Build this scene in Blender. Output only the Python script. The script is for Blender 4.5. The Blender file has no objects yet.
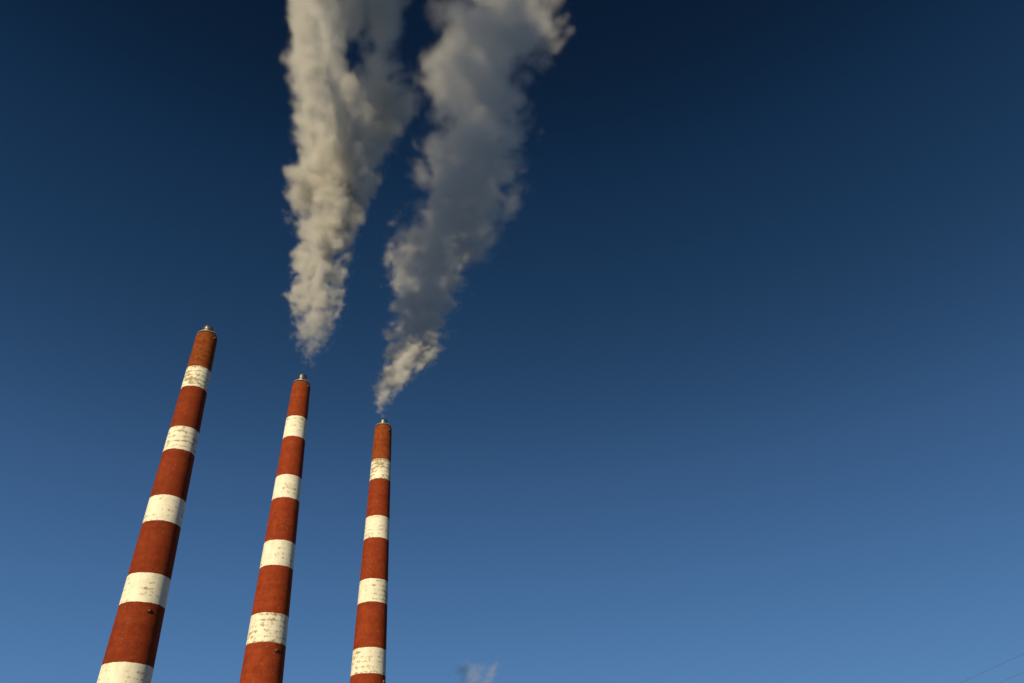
import bpy, bmesh, math, random
from mathutils import Matrix, Vector
R = math.radians
sc = bpy.context.scene

# ---------------------------------------------------------------- camera
cd = bpy.data.cameras.new('camera'); cam = bpy.data.objects.new('camera', cd)
sc.collection.objects.link(cam); sc.camera = cam
cd.sensor_width = 36.0; cd.lens = 27.56; cd.clip_start = 0.1; cd.clip_end = 60000
# looking up about 36 degrees, rolled about 3 degrees
cam.matrix_world = Matrix((( 0.998631733,  0.0522939906, 0.0,          0.0),
                           ( 0.0305352606, -0.583116337, -0.811814595, 0.0),
                           (-0.0424530248, 0.810703816, -0.583915288,  1.7),
                           (0, 0, 0, 1))) @ Matrix.Diagonal((1, 1, 1, 1))

# ---------------------------------------------------------------- sky and sun
SUN_AZ, SUN_EL = 200.0, 12.0            # clockwise from the direction the camera faces
world = bpy.data.worlds.new('World'); sc.world = world; world.use_nodes = True
wn, wl = world.node_tree.nodes, world.node_tree.links
sky = wn.new('ShaderNodeTexSky'); sky.sky_type = 'NISHITA'; sky.sun_disc = False
sky.sun_elevation = R(SUN_EL); sky.sun_rotation = R(SUN_AZ)
sky.altitude = 0; sky.air_density = 1.0; sky.dust_density = 0.2; sky.ozone_density = 3.0
# the clear sky is taken as even all the way round: only a direction's height sets its colour
geo = wn.new('ShaderNodeTexCoord'); nrm = wn.new('ShaderNodeVectorMath'); nrm.operation = 'NORMALIZE'
spz = wn.new('ShaderNodeSeparateXYZ'); hor = wn.new('ShaderNodeMath'); cmb = wn.new('ShaderNodeCombineXYZ')
sq = wn.new('ShaderNodeMath'); sq.operation = 'MULTIPLY'; one = wn.new('ShaderNodeMath'); one.operation = 'SUBTRACT'; one.inputs[0].default_value = 1.0
hor.operation = 'SQRT'
wl.new(geo.outputs['Generated'], nrm.inputs[0]); wl.new(nrm.outputs[0], spz.inputs[0])
wl.new(spz.outputs[2], sq.inputs[0]); wl.new(spz.outputs[2], sq.inputs[1]); wl.new(sq.outputs[0], one.inputs[1]); wl.new(one.outputs[0], hor.inputs[0])
wl.new(hor.outputs[0], cmb.inputs[1]); wl.new(spz.outputs[2], cmb.inputs[2]); wl.new(cmb.outputs[0], sky.inputs['Vector'])
# deep polarised blue: contrast curve on each channel, raw sky radiance 0..8 -> radiance of the photograph's sky
spc = wn.new('ShaderNodeSeparateColor'); cbc = wn.new('ShaderNodeCombineColor'); wl.new(sky.outputs[0], spc.inputs[0])
SKY_MAX, SKY_OUT = 8.0, 8.0
SKY = [[(0.0, 0.0), (0.30, 0.0020), (0.40, 0.0034), (0.50, 0.0068), (0.73, 0.0176), (1.10, 0.041), (2.06, 0.0815), (3.0, 0.110), (8.0, 0.135)],
       [(0.0, 0.0), (0.62, 0.0085), (0.82, 0.0130), (1.00, 0.025), (1.48, 0.0545), (2.17, 0.107), (3.82, 0.201), (5.5, 0.26), (8.0, 0.28)],
       [(0.0, 0.0), (1.25, 0.0240), (1.62, 0.0360), (1.96, 0.066), (2.80, 0.130), (3.88, 0.243), (5.84, 0.410), (7.0, 0.49), (8.0, 0.51)]]
for i in range(3):
    mn = wn.new('ShaderNodeMath'); mn.operation = 'DIVIDE'; mn.use_clamp = True; mn.inputs[1].default_value = SKY_MAX
    fc = wn.new('ShaderNodeFloatCurve'); c = fc.mapping.curves[0]
    q = [(p / SKY_MAX, v * 10 / SKY_OUT) for p, v in SKY[i]]
    c.points[0].location = q[0]; c.points[1].location = q[-1]
    for p in q[1:-1]: c.points.new(*p)
    for p in c.points: p.handle_type = 'AUTO_CLAMPED'
    fc.mapping.update()
    ml = wn.new('ShaderNodeMath'); ml.operation = 'MULTIPLY'; ml.inputs[1].default_value = SKY_OUT
    wl.new(spc.outputs[i], mn.inputs[0]); wl.new(mn.outputs[0], fc.inputs['Value']); wl.new(fc.outputs[0], ml.inputs[0]); wl.new(ml.outputs[0], cbc.inputs[i])
bg = wn['Background']; bg.inputs['Strength'].default_value = 0.10
wl.new(cbc.outputs[0], bg.inputs['Color'])
sd = bpy.data.lights.new('sun', 'SUN'); sun = bpy.data.objects.new('sun', sd); sc.collection.objects.link(sun)
sd.energy = 5.0; sd.angle = R(0.5); sd.color = (1.0, 0.82, 0.51)
sdir = Vector((math.sin(R(SUN_AZ)) * math.cos(R(SUN_EL)), math.cos(R(SUN_AZ)) * math.cos(R(SUN_EL)), math.sin(R(SUN_EL))))
sun.rotation_euler = sdir.to_track_quat('Z', 'Y').to_euler(); sun.location = (-40, -60, 60)

vs = sc.view_settings
vs.view_transform = 'Standard'; vs.look = 'None'; vs.exposure = 0.0; vs.gamma = 1.0; vs.use_curve_mapping = False
cy = sc.cycles
cy.use_denoising = True; cy.max_bounces = 12; cy.volume_bounces = 5; cy.transparent_max_bounces = 48
cy.volume_max_steps = 512; cy.volume_step_rate = 1.0; cy.use_adaptive_sampling = False

# ---------------------------------------------------------------- helpers
def link(name, mesh, parent=None, mat=None):
    o = bpy.data.objects.new(name, mesh); sc.collection.objects.link(o)
    if parent: o.parent = parent
    if mat: mesh.materials.append(mat)
    return o
def empty(name, loc):
    o = bpy.data.objects.new(name, None); sc.collection.objects.link(o); o.location = loc; o.empty_display_size = 1
    return o
def tag(o, label=None, cat=None, group=None, kind=None):
    for k, v in (('label', label), ('category', cat), ('group', group), ('kind', kind)):
        if v: o[k] = v
    return o
def lathe(name, prof, seg=96, smooth=True):
    """prof: list of (radius, z)"""
    vs_, fs = [], []
    for r, z in prof:
        for i in range(seg):
            a = 2 * math.pi * i / seg
            vs_.append((r * math.cos(a), r * math.sin(a), z))
    for k in range(len(prof) - 1):
        for i in range(seg):
            j = (i + 1) % seg
            fs.append((k * seg + i, k * seg + j, (k + 1) * seg + j, (k + 1) * seg + i))
    m = bpy.data.meshes.new(name); m.from_pydata(vs_, [], fs); m.update()
    for p in m.polygons: p.use_smooth = smooth
    return m
class N:
    """tiny node-graph writer that works in shader and geometry trees alike"""
    def __init__(s, tree): s.t = tree; s.n = tree.nodes; s.l = tree.links
    def put(s, sock, v):
        if isinstance(v, bpy.types.NodeSocket): s.l.new(v, sock)
        elif v is not None: sock.default_value = v
    def m(s, op, a, b=None, c=None, clamp=False):
        n = s.n.new('ShaderNodeMath'); n.operation = op; n.use_clamp = clamp
        s.put(n.inputs[0], a); s.put(n.inputs[1], b); s.put(n.inputs[2], c)
        return n.outputs[0]
    def v(s, op, a, b=None, scale=None):
        n = s.n.new('ShaderNodeVectorMath'); n.operation = op
        s.put(n.inputs[0], a); s.put(n.inputs[1], b)
        if scale is not None: s.put(n.inputs['Scale'], scale)
        return n.outputs['Value'] if op in ('LENGTH', 'DOT_PRODUCT', 'DISTANCE') else n.outputs[0]
    def sep(s, a):
        n = s.n.new('ShaderNodeSeparateXYZ'); s.l.new(a, n.inputs[0]); return n.outputs
    def comb(s, x, y, z):
        n = s.n.new('ShaderNodeCombineXYZ'); s.put(n.inputs[0], x); s.put(n.inputs[1], y); s.put(n.inputs[2], z); return n.outputs[0]
    def noise(s, vec, scale=1.0, detail=2.0, rough=0.5, color=False, lac=2.0):
        n = s.n.new('ShaderNodeTexNoise'); s.put(n.inputs['Vector'], vec)
        n.inputs['Scale'].default_value = scale; n.inputs['Detail'].default_value = detail
        n.inputs['Roughness'].default_value = rough; n.inputs['Lacunarity'].default_value = lac
        return n.outputs[1 if color else 0]
    def vor(s, vec, scale):
        n = s.n.new('ShaderNodeTexVoronoi'); n.feature = 'F1'; s.put(n.inputs['Vector'], vec)
        n.inputs['Scale'].default_value = scale
        return n.outputs['Distance']
    def rng(s, x, a, b, c=0.0, d=1.0, kind='SMOOTHSTEP'):
        n = s.n.new('ShaderNodeMapRange'); n.interpolation_type = kind; n.clamp = True
        s.put(n.inputs[0], x)
        for i, q in enumerate((a, b, c, d)): s.put(n.inputs[i + 1], q)
        return n.outputs[0]
    def curve(s, t, pts):
        """pts (t 0..1, value); returns value at t"""
        lo = min(p[1] for p in pts); hi = max(p[1] for p in pts); sp = max(hi - lo, 1e-6)
        n = s.n.new('ShaderNodeFloatCurve'); c = n.mapping.curves[0]
        q = [(p[0], (p[1] - lo) / sp) for p in pts]
        c.points[0].location = q[0]; c.points[1].location = q[-1]
        for p in q[1:-1]: c.points.new(*p)
        for p in c.points: p.handle_type = 'AUTO_CLAMPED'
        n.mapping.update(); s.put(n.inputs['Value'], t)
        return s.m('MULTIPLY_ADD', n.outputs[0], sp, lo)
    def mix(s, f, a, b, kind='RGBA'):
        n = s.n.new('ShaderNodeMix'); n.data_type = kind
        k = {'RGBA': (6, 7, 2), 'FLOAT': (2, 3, 0)}[kind]
        s.put(n.inputs[0], f); s.put(n.inputs[k[0]], a); s.put(n.inputs[k[1]], b)
        return n.outputs[k[2]]
def material(name):
    m = bpy.data.materials.new(name); m.use_nodes = True
    g = N(m.node_tree); b = m.node_tree.nodes['Principled BSDF']
    return m, g, b
def plain(name, col, rough=0.6, metal=0.0, var=0.15, scale=3.0):
    m, g, b = material(name)
    tc = g.n.new('ShaderNodeTexCoord').outputs['Object']
    n = g.noise(tc, scale, 4, 0.6)
    f = g.rng(n, 0.3, 0.7, 1 - var, 1 + var)
    c = g.v('SCALE', (*col,), scale=f)
    g.l.new(c, b.inputs['Base Color']); b.inputs['Roughness'].default_value = rough; b.inputs['Metallic'].default_value = metal
    return m
def attr(g, name):
    n = g.n.new('ShaderNodeAttribute'); n.attribute_type = 'OBJECT'; n.attribute_name = name; return n.outputs['Fac']

# ---------------------------------------------------------------- paint on the concrete shafts
def shaft_coords(g):
    tc = g.n.new('ShaderNodeTexCoord').outputs['Object']; o = g.sep(tc)
    rr = g.v('LENGTH', g.comb(o[0], o[1], 0.0))
    off = g.m('MULTIPLY', g.n.new('ShaderNodeObjectInfo').outputs['Random'], 90.0)
    return tc, o, rr, off
def white_paint():
    m, g, b = material('weathered_white_paint')
    tc, o, rr, off = shaft_coords(g)
    wear = attr(g, 'wear')
    p = g.v('ADD', tc, g.comb(off, off, off))
    # peeling that follows the horizontal pour joints, about 1.5 m apart
    row = g.m('ABSOLUTE', g.m('SUBTRACT', g.m('FRACT', g.m('MULTIPLY', g.m('ADD', o[2], g.m('MULTIPLY', g.noise(p, 0.5, 2), 0.5)), 0.66)), 0.5))
    rowm = g.rng(row, 0.06, 0.30, 1.0, 0.0)
    q = g.v('ADD', g.v('MULTIPLY', p, (1.0, 1.0, 1.15)), g.v('SCALE', g.noise(p, 1.4, 3, 0.6, True), scale=0.8))
    n1 = g.noise(q, 0.95, 6, 0.66)
    n0 = g.noise(g.v('ADD', p, (31, 7, 3)), 0.22, 2, 0.5)
    val = g.m('ADD', n1, g.m('ADD', g.m('MULTIPLY', rowm, 0.10), g.m('MULTIPLY', g.m('SUBTRACT', n0, 0.5), 0.55)))
    thr = g.m('SUBTRACT', 0.735, g.m('MULTIPLY', wear, 0.27))
    peel = g.rng(val, thr, g.m('ADD', thr, 0.18))
    drip = g.noise(g.v('MULTIPLY', p, (2.4, 2.4, 0.16)), 1.0, 4, 0.6)
    dirt = g.m('MULTIPLY', g.rng(drip, 0.5, 0.75), 0.22)
    soft = g.rng(g.noise(p, 0.45, 5, 0.65), 0.35, 0.75)
    base = g.mix(g.m('MULTIPLY', soft, 0.55), (0.78, 0.755, 0.64, 1), (0.56, 0.54, 0.43, 1))
    base = g.mix(dirt, base, (0.36, 0.31, 0.22, 1))
    bare = g.mix(g.noise(p, 3.0, 3), (0.17, 0.115, 0.045, 1), (0.34, 0.255, 0.12, 1))
    col = g.mix(g.m('MULTIPLY', peel, 0.85), base, bare)
    g.l.new(col, b.inputs['Base Color']); b.inputs['Roughness'].default_value = 0.75; b.inputs['Specular IOR Level'].default_value = 0.25
    bp = g.n.new('ShaderNodeBump'); bp.inputs['Strength'].default_value = 0.35; bp.inputs['Distance'].default_value = 0.04
    g.l.new(g.m('SUBTRACT', g.noise(p, 1.8, 5, 0.6), g.m('MULTIPLY', peel, 0.5)), bp.inputs['Height']); g.l.new(bp.outputs[0], b.inputs['Normal'])
    return m
def red_paint():
    m, g, b = material('faded_red_paint')
    tc, o, rr, off = shaft_coords(g)
    tone, rust = attr(g, 'tone'), attr(g, 'rust')
    p = g.v('ADD', tc, g.comb(off, off, off))
    lift = g.noise(g.comb(off, 0.0, g.m('MULTIPLY', o[2], 0.66)), 1.0, 0)          # each pour a shade apart
    ring = g.rng(g.m('ABSOLUTE', g.m('SUBTRACT', g.m('FRACT', g.m('MULTIPLY', o[2], 0.66)), 0.5)), 0.44, 0.5)
    streak = g.noise(g.v('MULTIPLY', p, (2.2, 2.2, 0.18)), 1.0, 4, 0.6)
    blot = g.noise(p, 0.5, 5, 0.65)
    base = g.mix(g.rng(blot, 0.3, 0.72), (0.178, 0.021, 0.0075, 1), (0.245, 0.037, 0.012, 1))
    base = g.mix(g.m('MULTIPLY', g.rng(streak, 0.5, 0.72), 0.5), base, (0.15, 0.027, 0.008, 1))
    base = g.mix(g.m('MULTIPLY', ring, 0.4), base, (0.14, 0.030, 0.010, 1))
    rmask = g.m('MULTIPLY', rust, g.rng(g.noise(p, 0.8, 5, 0.65), 0.34, 0.62))
    base = g.mix(rmask, base, (0.25, 0.085, 0.016, 1))
    # pale flecks where the coat has let go
    fl = g.noise(g.v('MULTIPLY', g.v('ADD', p, (5, 9, 2)), (1, 1, 1.3)), 1.9, 3, 0.55)
    fleck = g.m('MULTIPLY', g.rng(fl, 0.60, 0.70), g.rng(g.noise(g.v('ADD', p, (50, 0, 0)), 0.25, 2), 0.38, 0.60))
    base = g.mix(g.m('MULTIPLY', fleck, 0.34), base, (0.42, 0.23, 0.11, 1))
    f = g.m('MULTIPLY', tone, g.rng(lift, 0.3, 0.7, 0.95, 1.06))
    col = g.v('SCALE', base, scale=f)
    g.l.new(col, b.inputs['Base Color']); b.inputs['Roughness'].default_value = 0.8; b.inputs['Specular IOR Level'].default_value = 0.1
    bp = g.n.new('ShaderNodeBump'); bp.inputs['Strength'].default_value = 0.4; bp.inputs['Distance'].default_value = 0.04
    g.l.new(g.m('SUBTRACT', g.noise(p, 1.6, 5, 0.6), g.m('MULTIPLY', ring, 0.4)), bp.inputs['Height']); g.l.new(bp.outputs[0], b.inputs['Normal'])
    return m
WHITE, RED = white_paint(), red_paint()
DARK_CONC = plain('dark_concrete', (0.035, 0.028, 0.022), 0.9)
STEEL = plain('stained_steel_flue', (0.42, 0.40, 0.34), 0.33, 1.0, 0.3, 1.5)
LEAD = plain('pale_metal_flashing', (0.62, 0.58, 0.50), 0.5, 0.3, 0.2, 1.2)
DARK = plain('dark_painted_iron', (0.03, 0.028, 0.026), 0.6)
LAMP = plain('grey_lamp_housing', (0.16, 0.13, 0.11), 0.6)
GLASSRED = plain('red_lamp_lens', (0.30, 0.02, 0.015), 0.15)
WIRE = plain('dull_aluminium_wire', (0.16, 0.16, 0.16), 0.6)
WOOD = plain('weathered_pole_wood', (0.16, 0.12, 0.085), 0.85, 0, 0.3, 2)
PORC = plain('grey_porcelain', (0.35, 0.35, 0.36), 0.25)

# ---------------------------------------------------------------- ground
def ground():
    m, g, b = material('dry_grass_and_gravel')
    tc = g.n.new('ShaderNodeTexCoord').outputs['Object']
    n1 = g.noise(tc, 0.02, 6, 0.6); n2 = g.noise(tc, 0.6, 6, 0.7)
    c = g.mix(g.rng(n1, 0.4, 0.6), (0.09, 0.085, 0.045, 1), (0.16, 0.145, 0.12, 1))
    c = g.v('SCALE', c, scale=g.rng(n2, 0.25, 0.75, 0.6, 1.35))
    g.l.new(c, b.inputs['Base Color']); b.inputs['Roughness'].default_value = 0.95
    rr = [0, 20, 60, 150, 300, 600, 1500, 4000, 12000, 30000]
    me = lathe('ground', [(max(r, 0.01), 0.0) for r in rr][::-1], 64, False)
    return tag(link('ground', me, None, m), kind='structure')
ground()

# ---------------------------------------------------------------- chimneys
def box(bm, c, s, rot=None):
    M = Matrix.Translation(c) @ (rot or Matrix()) @ Matrix.Diagonal((*s, 1))
    bmesh.ops.create_cube(bm, size=1.0, matrix=M)
def bm_mesh(name, bm, bevel=0):
    if bevel: bmesh.ops.bevel(bm, geom=bm.edges[:], offset=bevel, segments=2, affect='EDGES')
    me = bpy.data.meshes.new(name); bm.to_mesh(me); bm.free(); return me
def cyl(bm, c, r, h, seg=16, r2=None):
    bmesh.ops.create_cone(bm, cap_ends=True, segments=seg, radius1=r, radius2=r if r2 is None else r2, depth=h, matrix=Matrix.Translation(c))
def fixture_meshes():
    bm = bmesh.new(); box(bm, (0.45, 0, -0.12), (1.0, 0.95, 0.10)); box(bm, (0.25, 0.42, -0.42), (0.5, 0.08, 0.5)); box(bm, (0.25, -0.42, -0.42), (0.5, 0.08, 0.5))
    br = bm_mesh('bracket', bm, 0.015)
    bm = bmesh.new(); box(bm, (0.48, 0, 0.28), (0.62, 0.62, 0.62)); h = bm_mesh('housing', bm, 0.05)
    bm = bmesh.new(); cyl(bm, (0.48, 0, 0.78), 0.22, 0.36, 16, 0.17); bmesh.ops.create_uvsphere(bm, u_segments=16, v_segments=8, radius=0.17, matrix=Matrix.Translation((0.48, 0, 0.96)))
    l = bm_mesh('lens', bm)
    for me, mt in ((br, DARK), (h, LAMP), (l, GLASSRED)): me.materials.append(mt)
    return br, h, l
FIX = fixture_meshes()

def chimney(loc, H, rt, k, tops, bots, wears, tone, flue_r, flue_h, lamps, label, lean=(0.0, 0.0), rust=0.8):
    """tops/bots: heights of the upper and lower edge of each white band; k: taper (m of radius per m of height)"""
    root = tag(empty('chimney', (loc[0], loc[1], 0)), label, 'chimney', 'row of red and white striped chimneys')
    root.rotation_euler = (R(lean[0]), R(lean[1]), 0)
    rad = lambda z: rt + k * (H - z)
    def band(name, z0, z1, mat, **props):
        me = lathe(name, [(rad(z0), z0), (rad((z0 + z1) / 2), (z0 + z1) / 2), (rad(z1), z1)], 144)
        for i, v in enumerate(me.vertices):          # hand-painted edges waver by a few centimetres
            zc = (z0, None, z1)[i // 144]
            if zc is None or zc < 1.0 or zc > H - 1.5: continue
            a = 2 * math.pi * (i % 144) / 144
            w = 0.035 * math.sin(5 * a + zc) + 0.025 * math.sin(13 * a + zc * 3.1) + 0.02 * math.sin(29 * a + zc * 7.7) + random.Random(int(zc * 100) * 1000 + i % 144).uniform(-0.02, 0.02)
            f = rad(zc + w) / rad(zc); v.co = (v.co.x * f, v.co.y * f, zc + w)
        o = link(name, me, root, mat)
        for a, b in props.items(): o[a] = b
        return o
    zs = H - 1.0
    for i, (a, b) in enumerate(zip(tops, bots)):
        first = i == 0
        band('red_band', a, zs, RED, tone=tone * (1.0 if not first else 0.95), rust=rust if first else 0.16)
        band('white_band', b, a, WHITE, wear=wears[i]); zs = b
    band('red_band', 0.0, zs, RED, tone=tone, rust=0.1)
    # head of the shaft: rounded shoulder, very dark mouth ring, flashing skirt, flue
    sh = link('shoulder', lathe('shoulder', [(rad(H - 1.0), H - 1.0), (rt * 0.995, H - 0.6), (rt * 0.975, H - 0.3), (rt * 0.93, H - 0.08), (rt * 0.88, H), (rt * 0.80, H + 0.02)]), root, RED)
    sh['tone'] = tone * 0.9; sh['rust'] = min(1.0, rust + 0.2)
    link('mouth_ring', lathe('mouth_ring', [(rt * 0.84, H + 0.012), (rt * 0.84, H + 0.45), (rt * 0.60, H + 0.50)], 64), root, DARK_CONC)
    link('flashing', lathe('flashing', [(rt * 0.60, H + 0.52), (rt * 0.93, H + 0.46), (rt * 0.95, H + 0.52), (rt * 0.93, H + 0.62), (flue_r * 1.12, H + 1.05), (flue_r * 1.01, H + 1.3)], 64), root, LEAD)
    fl = link('flue', lathe('flue', [(flue_r, H + 0.9), (flue_r, H + flue_h - 0.5), (flue_r * 0.985, H + flue_h - 0.25), (flue_r * 0.93, H + flue_h - 0.05), (flue_r * 0.86, H + flue_h), (flue_r * 0.82, H + flue_h - 0.1), (flue_r * 0.80, H + 0.2), (0.02, H + 0.1)], 64), root, STEEL)
    for zc in (0.62,):
        z = H + 1.0 + (flue_h - 1.2) * zc
        link('flue_hoop', lathe('flue_hoop', [(flue_r * 1.002, z - 0.09), (flue_r * 1.03, z - 0.07), (flue_r * 1.03, z + 0.07), (flue_r * 1.002, z + 0.09)], 64), fl, STEEL)
    for ang, z in lamps:
        r = rad(z) - 0.03
        # a fixture is thing > part > sub-part: chimney > warning_light > bracket / lens
        hous = link('warning_light', FIX[1], root); hous.location = (r * math.cos(R(ang)), r * math.sin(R(ang)), z); hous.rotation_euler = (0, 0, R(ang)); hous.scale = (0.62, 0.62, 0.62)
        link('bracket', FIX[0], hous); link('lens', FIX[2], hous)
    return root
chimney((-97.5, 197.35), 152.0, 3.22, 0.0262,
        [138.7, 117.4, 95.8, 74.2, 52.4, 30.6], [131.4, 110.0, 88.4, 66.8, 45.1, 23.3], [1.0, 0.75, 0.55, 0.5, 0.55, 0.3], 0.86,
        1.95, 3.5, [(-46.1, 64.6), (134, 64.6), (-22.0, 150.3), (158, 150.3)],
        'tall striped chimney at the end of the row with no smoke above it', (-0.20, 0.40))
chimney((-74.05, 228.4), 152.0, 3.06, 0.0275,
        [137.8, 115.9, 94.0, 72.2, 50.3, 28.4], [130.0, 108.0, 86.2, 64.1, 42.3, 20.4], [0.5, 0.5, 0.5, 0.72, 0.4, 0.3], 1.06,
        1.68, 3.8, [(-41.7, 61.9), (138, 61.9), (-29.5, 150.2), (150, 150.2)],
        'middle striped chimney under the bright cream smoke plume', rust=0.3)
chimney((-50.9, 261.2), 152.0, 3.22, 0.0252,
        [137.3, 114.8, 92.2, 70.0, 47.6, 25.1], [129.2, 106.7, 84.5, 62.2, 39.8, 17.3], [0.85, 0.68, 0.7, 0.58, 0.4, 0.3], 1.0,
        1.5, 3.3, [(-20.8, 60.1), (159, 60.1), (-38.5, 149.6), (141, 149.6)],
        'farthest and smallest striped chimney, under the grey slanting smoke plume', rust=0.6)

# ---------------------------------------------------------------- overhead wires at the edge of the site
def pole(x, y, label):
    root = tag(empty('utility_pole', (x, y, 0)), label, 'utility pole', 'utility poles carrying the wires')
    link('shaft', lathe('shaft', [(0.17, -0.3), (0.15, 5), (0.11, 12.7), (0.02, 12.73)], 20), root, WOOD)
    bm = bmesh.new(); box(bm, (0, 0.16, 12.44), (3.6, 0.12, 0.14)); c = link('crossarm', bm_mesh('crossarm', bm, 0.01), root, WOOD)
    for dx in (-1.5, 1.5):
        link('insulator', lathe('insulator', [(0.02, 12.51), (0.05, 12.53), (0.08, 12.69), (0.05, 12.75), (0.08, 12.83), (0.05, 12.89), (0.07, 12.99), (0.01, 13.05)], 16), c, PORC).location = (dx, 0.16, 0)
    return root
YA, YB = -14.0, 132.0
lx = lambda y: 30.97 - (y - 54.1) * 0.075          # the line's middle
pole(lx(YA), YA, 'wooden pole with crossarm carrying the near end of the wires')
pole(lx(YB), YB, 'wooden pole with crossarm carrying the far end of the wires')
def wire(dx, label):
    pts, n = [], 40
    for i in range(n + 1):
        t = i / n; y = YA + (YB - YA) * t + 0.16
        pts.append(Vector((lx(y) + dx, y, 13.05 - 4 * 0.35 * t * (1 - t) + 0.30)))
    bm = bmesh.new(); rings = []
    for i, p in enumerate(pts):
        p = p.copy(); p.z -= 0.30
        rings.append([bm.verts.new(p + Vector((0.007 * math.cos(a), 0, 0.007 * math.sin(a)))) for a in [2 * math.pi * j / 6 for j in range(6)]])
    for a, b in zip(rings, rings[1:]):
        for j in range(6): bm.faces.new((a[j], a[(j + 1) % 6], b[(j + 1) % 6], b[j]))
    bm.normal_update()
    return tag(link('overhead_wire', bm_mesh('overhead_wire', bm), None, WIRE), label, 'wire', 'overhead wires')
wire(-1.5, 'thin overhead wire crossing the corner, the longer and upper of two')
wire(1.5, 'thin overhead wire cutting the very corner, the shorter and lower of two')

# ---------------------------------------------------------------- smoke
def plume_field(g, pos, P):
    """density of the smoke at a point: (0..1 cloudiness, extinction per metre)"""
    o = g.sep(pos); z = o[2]; ZT = P['ztop']
    t = g.m('DIVIDE', z, ZT, clamp=True)
    base = None; c0 = None
    for ti, tube in enumerate(P['tubes']):
        col = lambda k: g.curve(t, [(max(0.0, min(1.0, q[0] / ZT)), q[k]) for q in tube])
        cx, cyy, rr = col(1), col(2), col(3)
        dx, dy = g.m('SUBTRACT', o[0], cx), g.m('SUBTRACT', o[1], cyy)
        ux, uy = dx, dy
        if ti in P.get('oval', {}):          # stretched in depth, a shape added to shade the far plume: (axis angle, factor by height)
            ang, fac = P['oval'][ti]; ca, sa = math.cos(R(ang)), math.sin(R(ang))
            w = g.m('ADD', g.m('MULTIPLY', dx, ca), g.m('MULTIPLY', dy, sa))
            uy = g.m('SUBTRACT', g.m('MULTIPLY', dy, ca), g.m('MULTIPLY', dx, sa))
            ux = g.m('DIVIDE', w, g.curve(t, fac))
        r = g.m('DIVIDE', g.v('LENGTH', g.comb(ux, uy, 0.0)), rr)
        b = g.m('SUBTRACT', 1.0, r); b = g.m('MINIMUM', b, g.m('MULTIPLY', b, 1.9))
        zb = tube[0][0]
        if zb > 15: b = g.m('SUBTRACT', b, g.rng(z, zb, zb + 25, 2.0, 0.0, 'LINEAR'))
        if base is None: base, c0 = b, (dx, dy)
        else: base = g.m('SMOOTH_MAX', base, b, 0.25)
    # eddies grow with height: noise in coordinates divided by the eddy size
    a, k = P['eddy']
    rn = g.m('MULTIPLY_ADD', g.m('MAXIMUM', z, 0.0), k, a)
    S = g.m('DIVIDE', g.m('LOGARITHM', g.m('DIVIDE', rn, a), math.e), k)
    q = g.v('ADD', g.comb(g.m('DIVIDE', c0[0], rn), g.m('DIVIDE', c0[1], rn), S), P['seed'])
    wv = g.v('SCALE', g.v('SUBTRACT', g.noise(q, 1.1, 2, 0.5, True), (0.5, 0.5, 0.5)), scale=0.85)
    q = g.v('ADD', q, wv)
    n = g.noise(q, 0.9, 7.0, 0.60)
    v1 = g.vor(q, 1.5)
    v2 = g.vor(q, 3.7)
    d = g.m('MULTIPLY_ADD', g.m('SUBTRACT', n, 0.5), P['amp'], base)
    d = g.m('MULTIPLY_ADD', g.m('SUBTRACT', 0.45, v1), P['bil'], d)
    d = g.m('MULTIPLY_ADD', g.m('SUBTRACT', 0.45, v2), P['bil'] * 0.45, d)
    d = g.m('SUBTRACT', d, g.rng(z, P['start'][0], P['start'][1], P['start'][2], 0.0, 'LINEAR'))
    d = g.m('SUBTRACT', d, g.rng(t, 0.88, 1.0, 0.0, 2.5, 'LINEAR'))
    dens = g.rng(d, P['edge'], P['edge'] + P['soft'])
    return dens, g.m('MULTIPLY', g.m('DIVIDE', dens, rn), g.curve(t, P['thick']))
def bounds(P, z0, z1):
    xs, ys = [], []
    for ti, tube in enumerate(P['tubes']):
        ov = P.get('oval', {}).get(ti)
        st = 1.0 if not ov else max(f for tt, f in ov[1] if tt * P['ztop'] <= z1 + 60)
        for i in range(41):
            z = z0 + (z1 - z0) * i / 40
            if z < tube[0][0] - 6: continue
            for (za, xa, ya, ra), (zb, xb, yb, rb) in zip(tube, tube[1:] + [tube[-1]]):
                if za <= z <= zb or (z < za and za == tube[0][0]) or za == zb:
                    f = 0 if zb == za else min(1, max(0, (z - za) / (zb - za)))
                    x, y, r = xa + (xb - xa) * f, ya + (yb - ya) * f, (ra + (rb - ra) * f) * P['pad'] + 1
                    xs += [x - r * max(1, st * 0.5), x + r * max(1, st * 0.5)]; ys += [y - r * st, y + r * st]; break
    return (min(xs), min(ys), z0), (max(xs), max(ys), z1)
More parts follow.
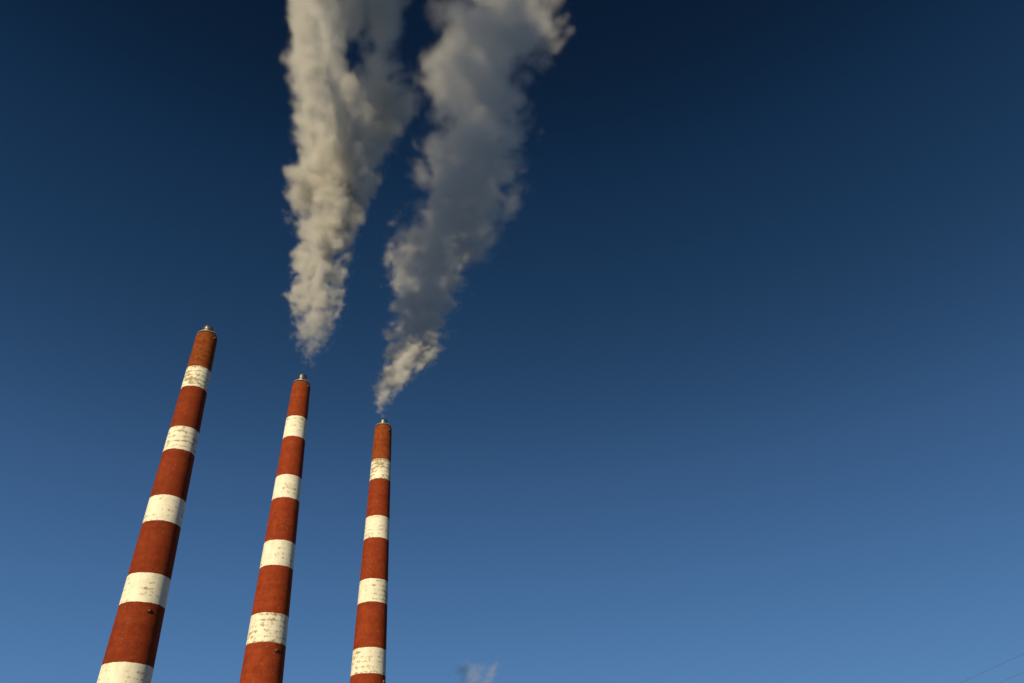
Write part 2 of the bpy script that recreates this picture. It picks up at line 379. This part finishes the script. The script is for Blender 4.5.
def plume_tree(name, P, hull_only, mat=None, slab=None):
    """hull_only: the isosurface round the smoke; else the smoke's own density grid"""
    tr = bpy.data.node_groups.new(name, 'GeometryNodeTree')
    tr.interface.new_socket('Geometry', in_out='OUTPUT', socket_type='NodeSocketGeometry')
    g = N(tr); out = g.n.new('NodeGroupOutput')
    cloud, ext = plume_field(g, g.n.new('GeometryNodeInputPosition').outputs[0], P)
    vc = g.n.new('GeometryNodeVolumeCube'); z0, z1, vx, b0, b1 = slab
    lo, hi = bounds(P, z0, z1)
    if not hull_only:                     # slabs of finer and coarser grid are cross-faded where they overlap
        zz = g.sep(g.n.new('GeometryNodeInputPosition').outputs[0])[2]
        if b0: ext = g.m('MULTIPLY', ext, g.rng(zz, z0, z0 + b0, 0.0, 1.0, 'LINEAR'))
        if b1: ext = g.m('MULTIPLY', ext, g.rng(zz, z1 - b1, z1, 1.0, 0.0, 'LINEAR'))
    g.l.new(cloud if hull_only else ext, vc.inputs['Density']); vc.inputs['Min'].default_value = lo; vc.inputs['Max'].default_value = hi
    for i, ax in enumerate('XYZ'): vc.inputs['Resolution ' + ax].default_value = max(4, int((hi[i] - lo[i]) / vx))
    if hull_only:
        vm = g.n.new('GeometryNodeVolumeToMesh'); g.l.new(vc.outputs[0], vm.inputs['Volume'])
        vm.inputs['Threshold'].default_value = P.get('hull', 0.06); vm.inputs['Adaptivity'].default_value = 0.0
        g.l.new(vm.outputs[0], out.inputs[0])
    else:
        sm = g.n.new('GeometryNodeSetMaterial'); sm.inputs['Material'].default_value = mat
        g.l.new(vc.outputs[0], sm.inputs[0]); g.l.new(sm.outputs[0], out.inputs[0])
    return tr
def plume(name, loc, P, label, cat, group=None):
    tr = plume_tree(name + '_hull', P, True, None, (P['slabs'][0][0], P['ztop'], P['hullvox'], 0, 0))
    tmp = bpy.data.objects.new('tmp', bpy.data.meshes.new('tmp')); sc.collection.objects.link(tmp)
    md = tmp.modifiers.new('hull', 'NODES'); md.node_group = tr
    dg = bpy.context.evaluated_depsgraph_get(); dg.update()
    me = bpy.data.meshes.new_from_object(tmp.evaluated_get(dg)); me.name = name
    bpy.data.objects.remove(tmp); bpy.data.node_groups.remove(tr)
    for p in me.polygons: p.use_smooth = True
    me.materials.clear()
    # the edge of the smoke is a nearly clear film of droplets, the body a scattering volume
    film = bpy.data.materials.new(name + '_edge'); film.use_nodes = True
    g = N(film.node_tree); g.n.remove(g.n['Principled BSDF'])
    ms = g.n.new('ShaderNodeMixShader'); ms.inputs[0].default_value = 0.004
    tb, tl = g.n.new('ShaderNodeBsdfTransparent'), g.n.new('ShaderNodeBsdfTranslucent'); tl.inputs[0].default_value = (0.8, 0.8, 0.8, 1)
    g.l.new(tb.outputs[0], ms.inputs[1]); g.l.new(tl.outputs[0], ms.inputs[2]); g.l.new(ms.outputs[0], g.n['Material Output'].inputs['Surface'])
    body = bpy.data.materials.new(name + '_body'); body.use_nodes = True
    g = N(body.node_tree); g.n.remove(g.n['Principled BSDF'])
    pv = g.n.new('ShaderNodeVolumePrincipled'); pv.inputs['Color'].default_value = (*P['albedo'], 1)
    pv.inputs['Density'].default_value = 1.0; pv.inputs['Anisotropy'].default_value = P.get('aniso', 0.0)
    g.l.new(pv.outputs[0], g.n['Material Output'].inputs['Volume'])
    ob = link(name, me, None, film); ob.location = loc
    for slab in P['slabs']:
        vo = bpy.data.objects.new('smoke_body', bpy.data.volumes.new('smoke_body')); sc.collection.objects.link(vo); vo.parent = ob
        vo.data.materials.append(body)
        md = vo.modifiers.new('smoke', 'NODES'); md.node_group = plume_tree(name + '_body', P, False, body, slab)
    return tag(ob, label, cat, group)
def local(tab, L): return [(z - L[2], x - L[0], y - L[1], r) for z, x, y, r in tab]

LC = (-74.1, 228.4, 154.0)
C1 = [(154.0, -74.1, 228.4, 2.6)] + [(162.5, -72.6, 228.4, 5.2), (169.1, -72.9, 228.4, 6.3), (180.5, -72.5, 228.4, 8.1), (199.9, -73.9, 228.4, 10.4), (214.1, -72.0, 227.2, 10.7), (226.7, -70.2, 223.4, 12.6), (239.9, -70.6, 219.6, 15.2), (258.2, -69.7, 214.6, 14.1), (272.9, -72.6, 210.9, 12.5), (283.1, -74.7, 208.4, 11.0), (304.2, -76.7, 203.3, 10.6), (326.8, -78.7, 198.2, 12.6), (338.6, -79.3, 195.7, 13.7), (369.8, -75.8, 189.3, 18.4), (404.5, -72.8, 182.9, 21.6), (465.4, -73.5, 180.4, 24.9), (562.8, -78.2, 180.4, 28.3)]
C2 = [(220.9, -69.5, 234.8, 6.3), (245.4, -69.8, 242.4, 9.3), (272.1, -70.1, 250.0, 12.0), (302.5, -67.4, 252.6, 14.8), (319.7, -59.5, 248.9, 17.1), (331.9, -57.7, 246.4, 17.8), (358.1, -60.3, 241.3, 11.2), (385.8, -58.4, 236.2, 12.1), (400.4, -56.0, 233.7, 13.9), (439.7, -51.0, 227.3, 19.2), (483.9, -47.8, 220.9, 21.9), (620.7, -45.4, 218.4, 25.6)]
C3 = [(218.5, -73.1, 223.1, 7.6), (218.4, -71.5, 214.8, 7.1), (217.1, -69.2, 198.2, 9.1), (222.8, -65.4, 184.6, 6.9), (234.7, -66.4, 180.9, 6.3), (242.9, -67.1, 178.4, 6.0), (259.8, -68.2, 173.3, 6.0), (277.8, -69.9, 168.2, 7.8), (287.2, -70.3, 165.7, 8.6), (312.0, -68.8, 159.3, 10.6), (339.1, -66.6, 152.9, 13.6), (432.9, -69.4, 150.4, 19.7), (614.7, -80.9, 150.4, 27.2)]  # front column, added to cast shade on the smoke behind it
plume('smoke_plume', LC, dict(ztop=640.0, tubes=[local(C1, LC), local(C2, LC), local(C3, LC)], oval={0: (107.0, [(0.0, 1.0), (0.07, 1.0), (0.16, 2.4), (0.32, 4.0), (0.5, 4.2), (1.0, 3.2)])}, eddy=(2.2, 0.10), seed=(3.1, 7.7, 1.3),
      amp=3.6, bil=1.0, edge=0.05, soft=1.0, start=(8, 19, 0.75), pad=1.5, hullvox=2.4,
      slabs=[(6, 60, 0.7, 0, 8), (52, 130, 1.1, 8, 10), (120, 275, 1.5, 10, 15), (260, 640, 3.6, 15, 0)],
      albedo=(0.84, 0.835, 0.82), thick=[(0.0, 0.4), (0.026, 0.8), (0.052, 2.0), (0.088, 4.5), (0.14, 6.0), (0.26, 4.6), (1.0, 3.6)]),
      'dense cream lit smoke plume rising from the middle chimney', 'smoke plume', 'smoke plumes above the chimneys')
LR = (-50.9, 261.2, 154.0)
R1 = [(154.0, -50.7, 261.2, 2.2)] + [(156.5, -50.8, 261.2, 1.9), (161.7, -53.1, 263.7, 2.7), (174.8, -52.2, 270.0, 5.4), (190.4, -48.9, 279.0, 8.7), (207.1, -45.5, 288.0, 11.9), (234.7, -44.1, 302.0, 15.5), (264.9, -43.2, 315.8, 17.4), (297.7, -40.5, 329.5, 24.9), (320.5, -32.7, 338.0, 29.9), (356.7, -25.1, 350.0, 30.7), (396.8, -22.1, 362.0, 35.7), (440.6, -18.5, 374.0, 39.2), (488.2, -20.1, 385.4, 38.0), (558.8, -20.1, 400.6, 43.1), (596.9, -14.1, 408.2, 51.1), (656.4, 1.2, 418.4, 54.3), (720.9, 14.5, 428.0, 57.8), (867.8, 44.2, 446.0, 67.5)]
plume('smoke_plume', LR, dict(ztop=700.0, tubes=[local(R1, LR)], eddy=(2.2, 0.085), seed=(13.4, 2.2, 8.9),
      amp=4.0, bil=1.0, edge=0.05, soft=1.1, start=(2, 16, 0.5), pad=1.5, hullvox=3.0,
      slabs=[(3, 56, 0.8, 0, 8), (48, 150, 1.2, 8, 12), (138, 330, 1.9, 12, 16), (314, 640, 3.0, 16, 0)],
      albedo=(0.88, 0.875, 0.87), thick=[(0.0, 0.6), (0.03, 1.6), (0.06, 3.4), (0.10, 2.5), (0.2, 2.4), (1.0, 2.6)]),
      'grey slanting smoke plume rising from the farthest chimney', 'smoke plume', 'smoke plumes above the chimneys')
LW = (-25.0, 322.0, 40.0)
plume('steam_wisp', LW, dict(ztop=44.0, tubes=[[(0.0, 0.0, 0.0, 4.0), (20.0, 1.0, 0.0, 8.0), (32.0, 3.0, 0.0, 11.5), (44.0, 6.0, 0.0, 12.0)]], eddy=(3.0, 0.05), seed=(40.3, 6.1, 5.5),
      amp=5.0, bil=0.4, edge=0.45, soft=1.8, start=(0, 6, 1.0), pad=1.5, hullvox=1.5, slabs=[(0, 44, 0.7, 0, 0)],
      albedo=(0.9, 0.9, 0.9), thick=[(0.0, 1.3), (1.0, 1.1)]),
      'faint torn wisp of steam low in the sky beside the striped chimneys', 'steam')
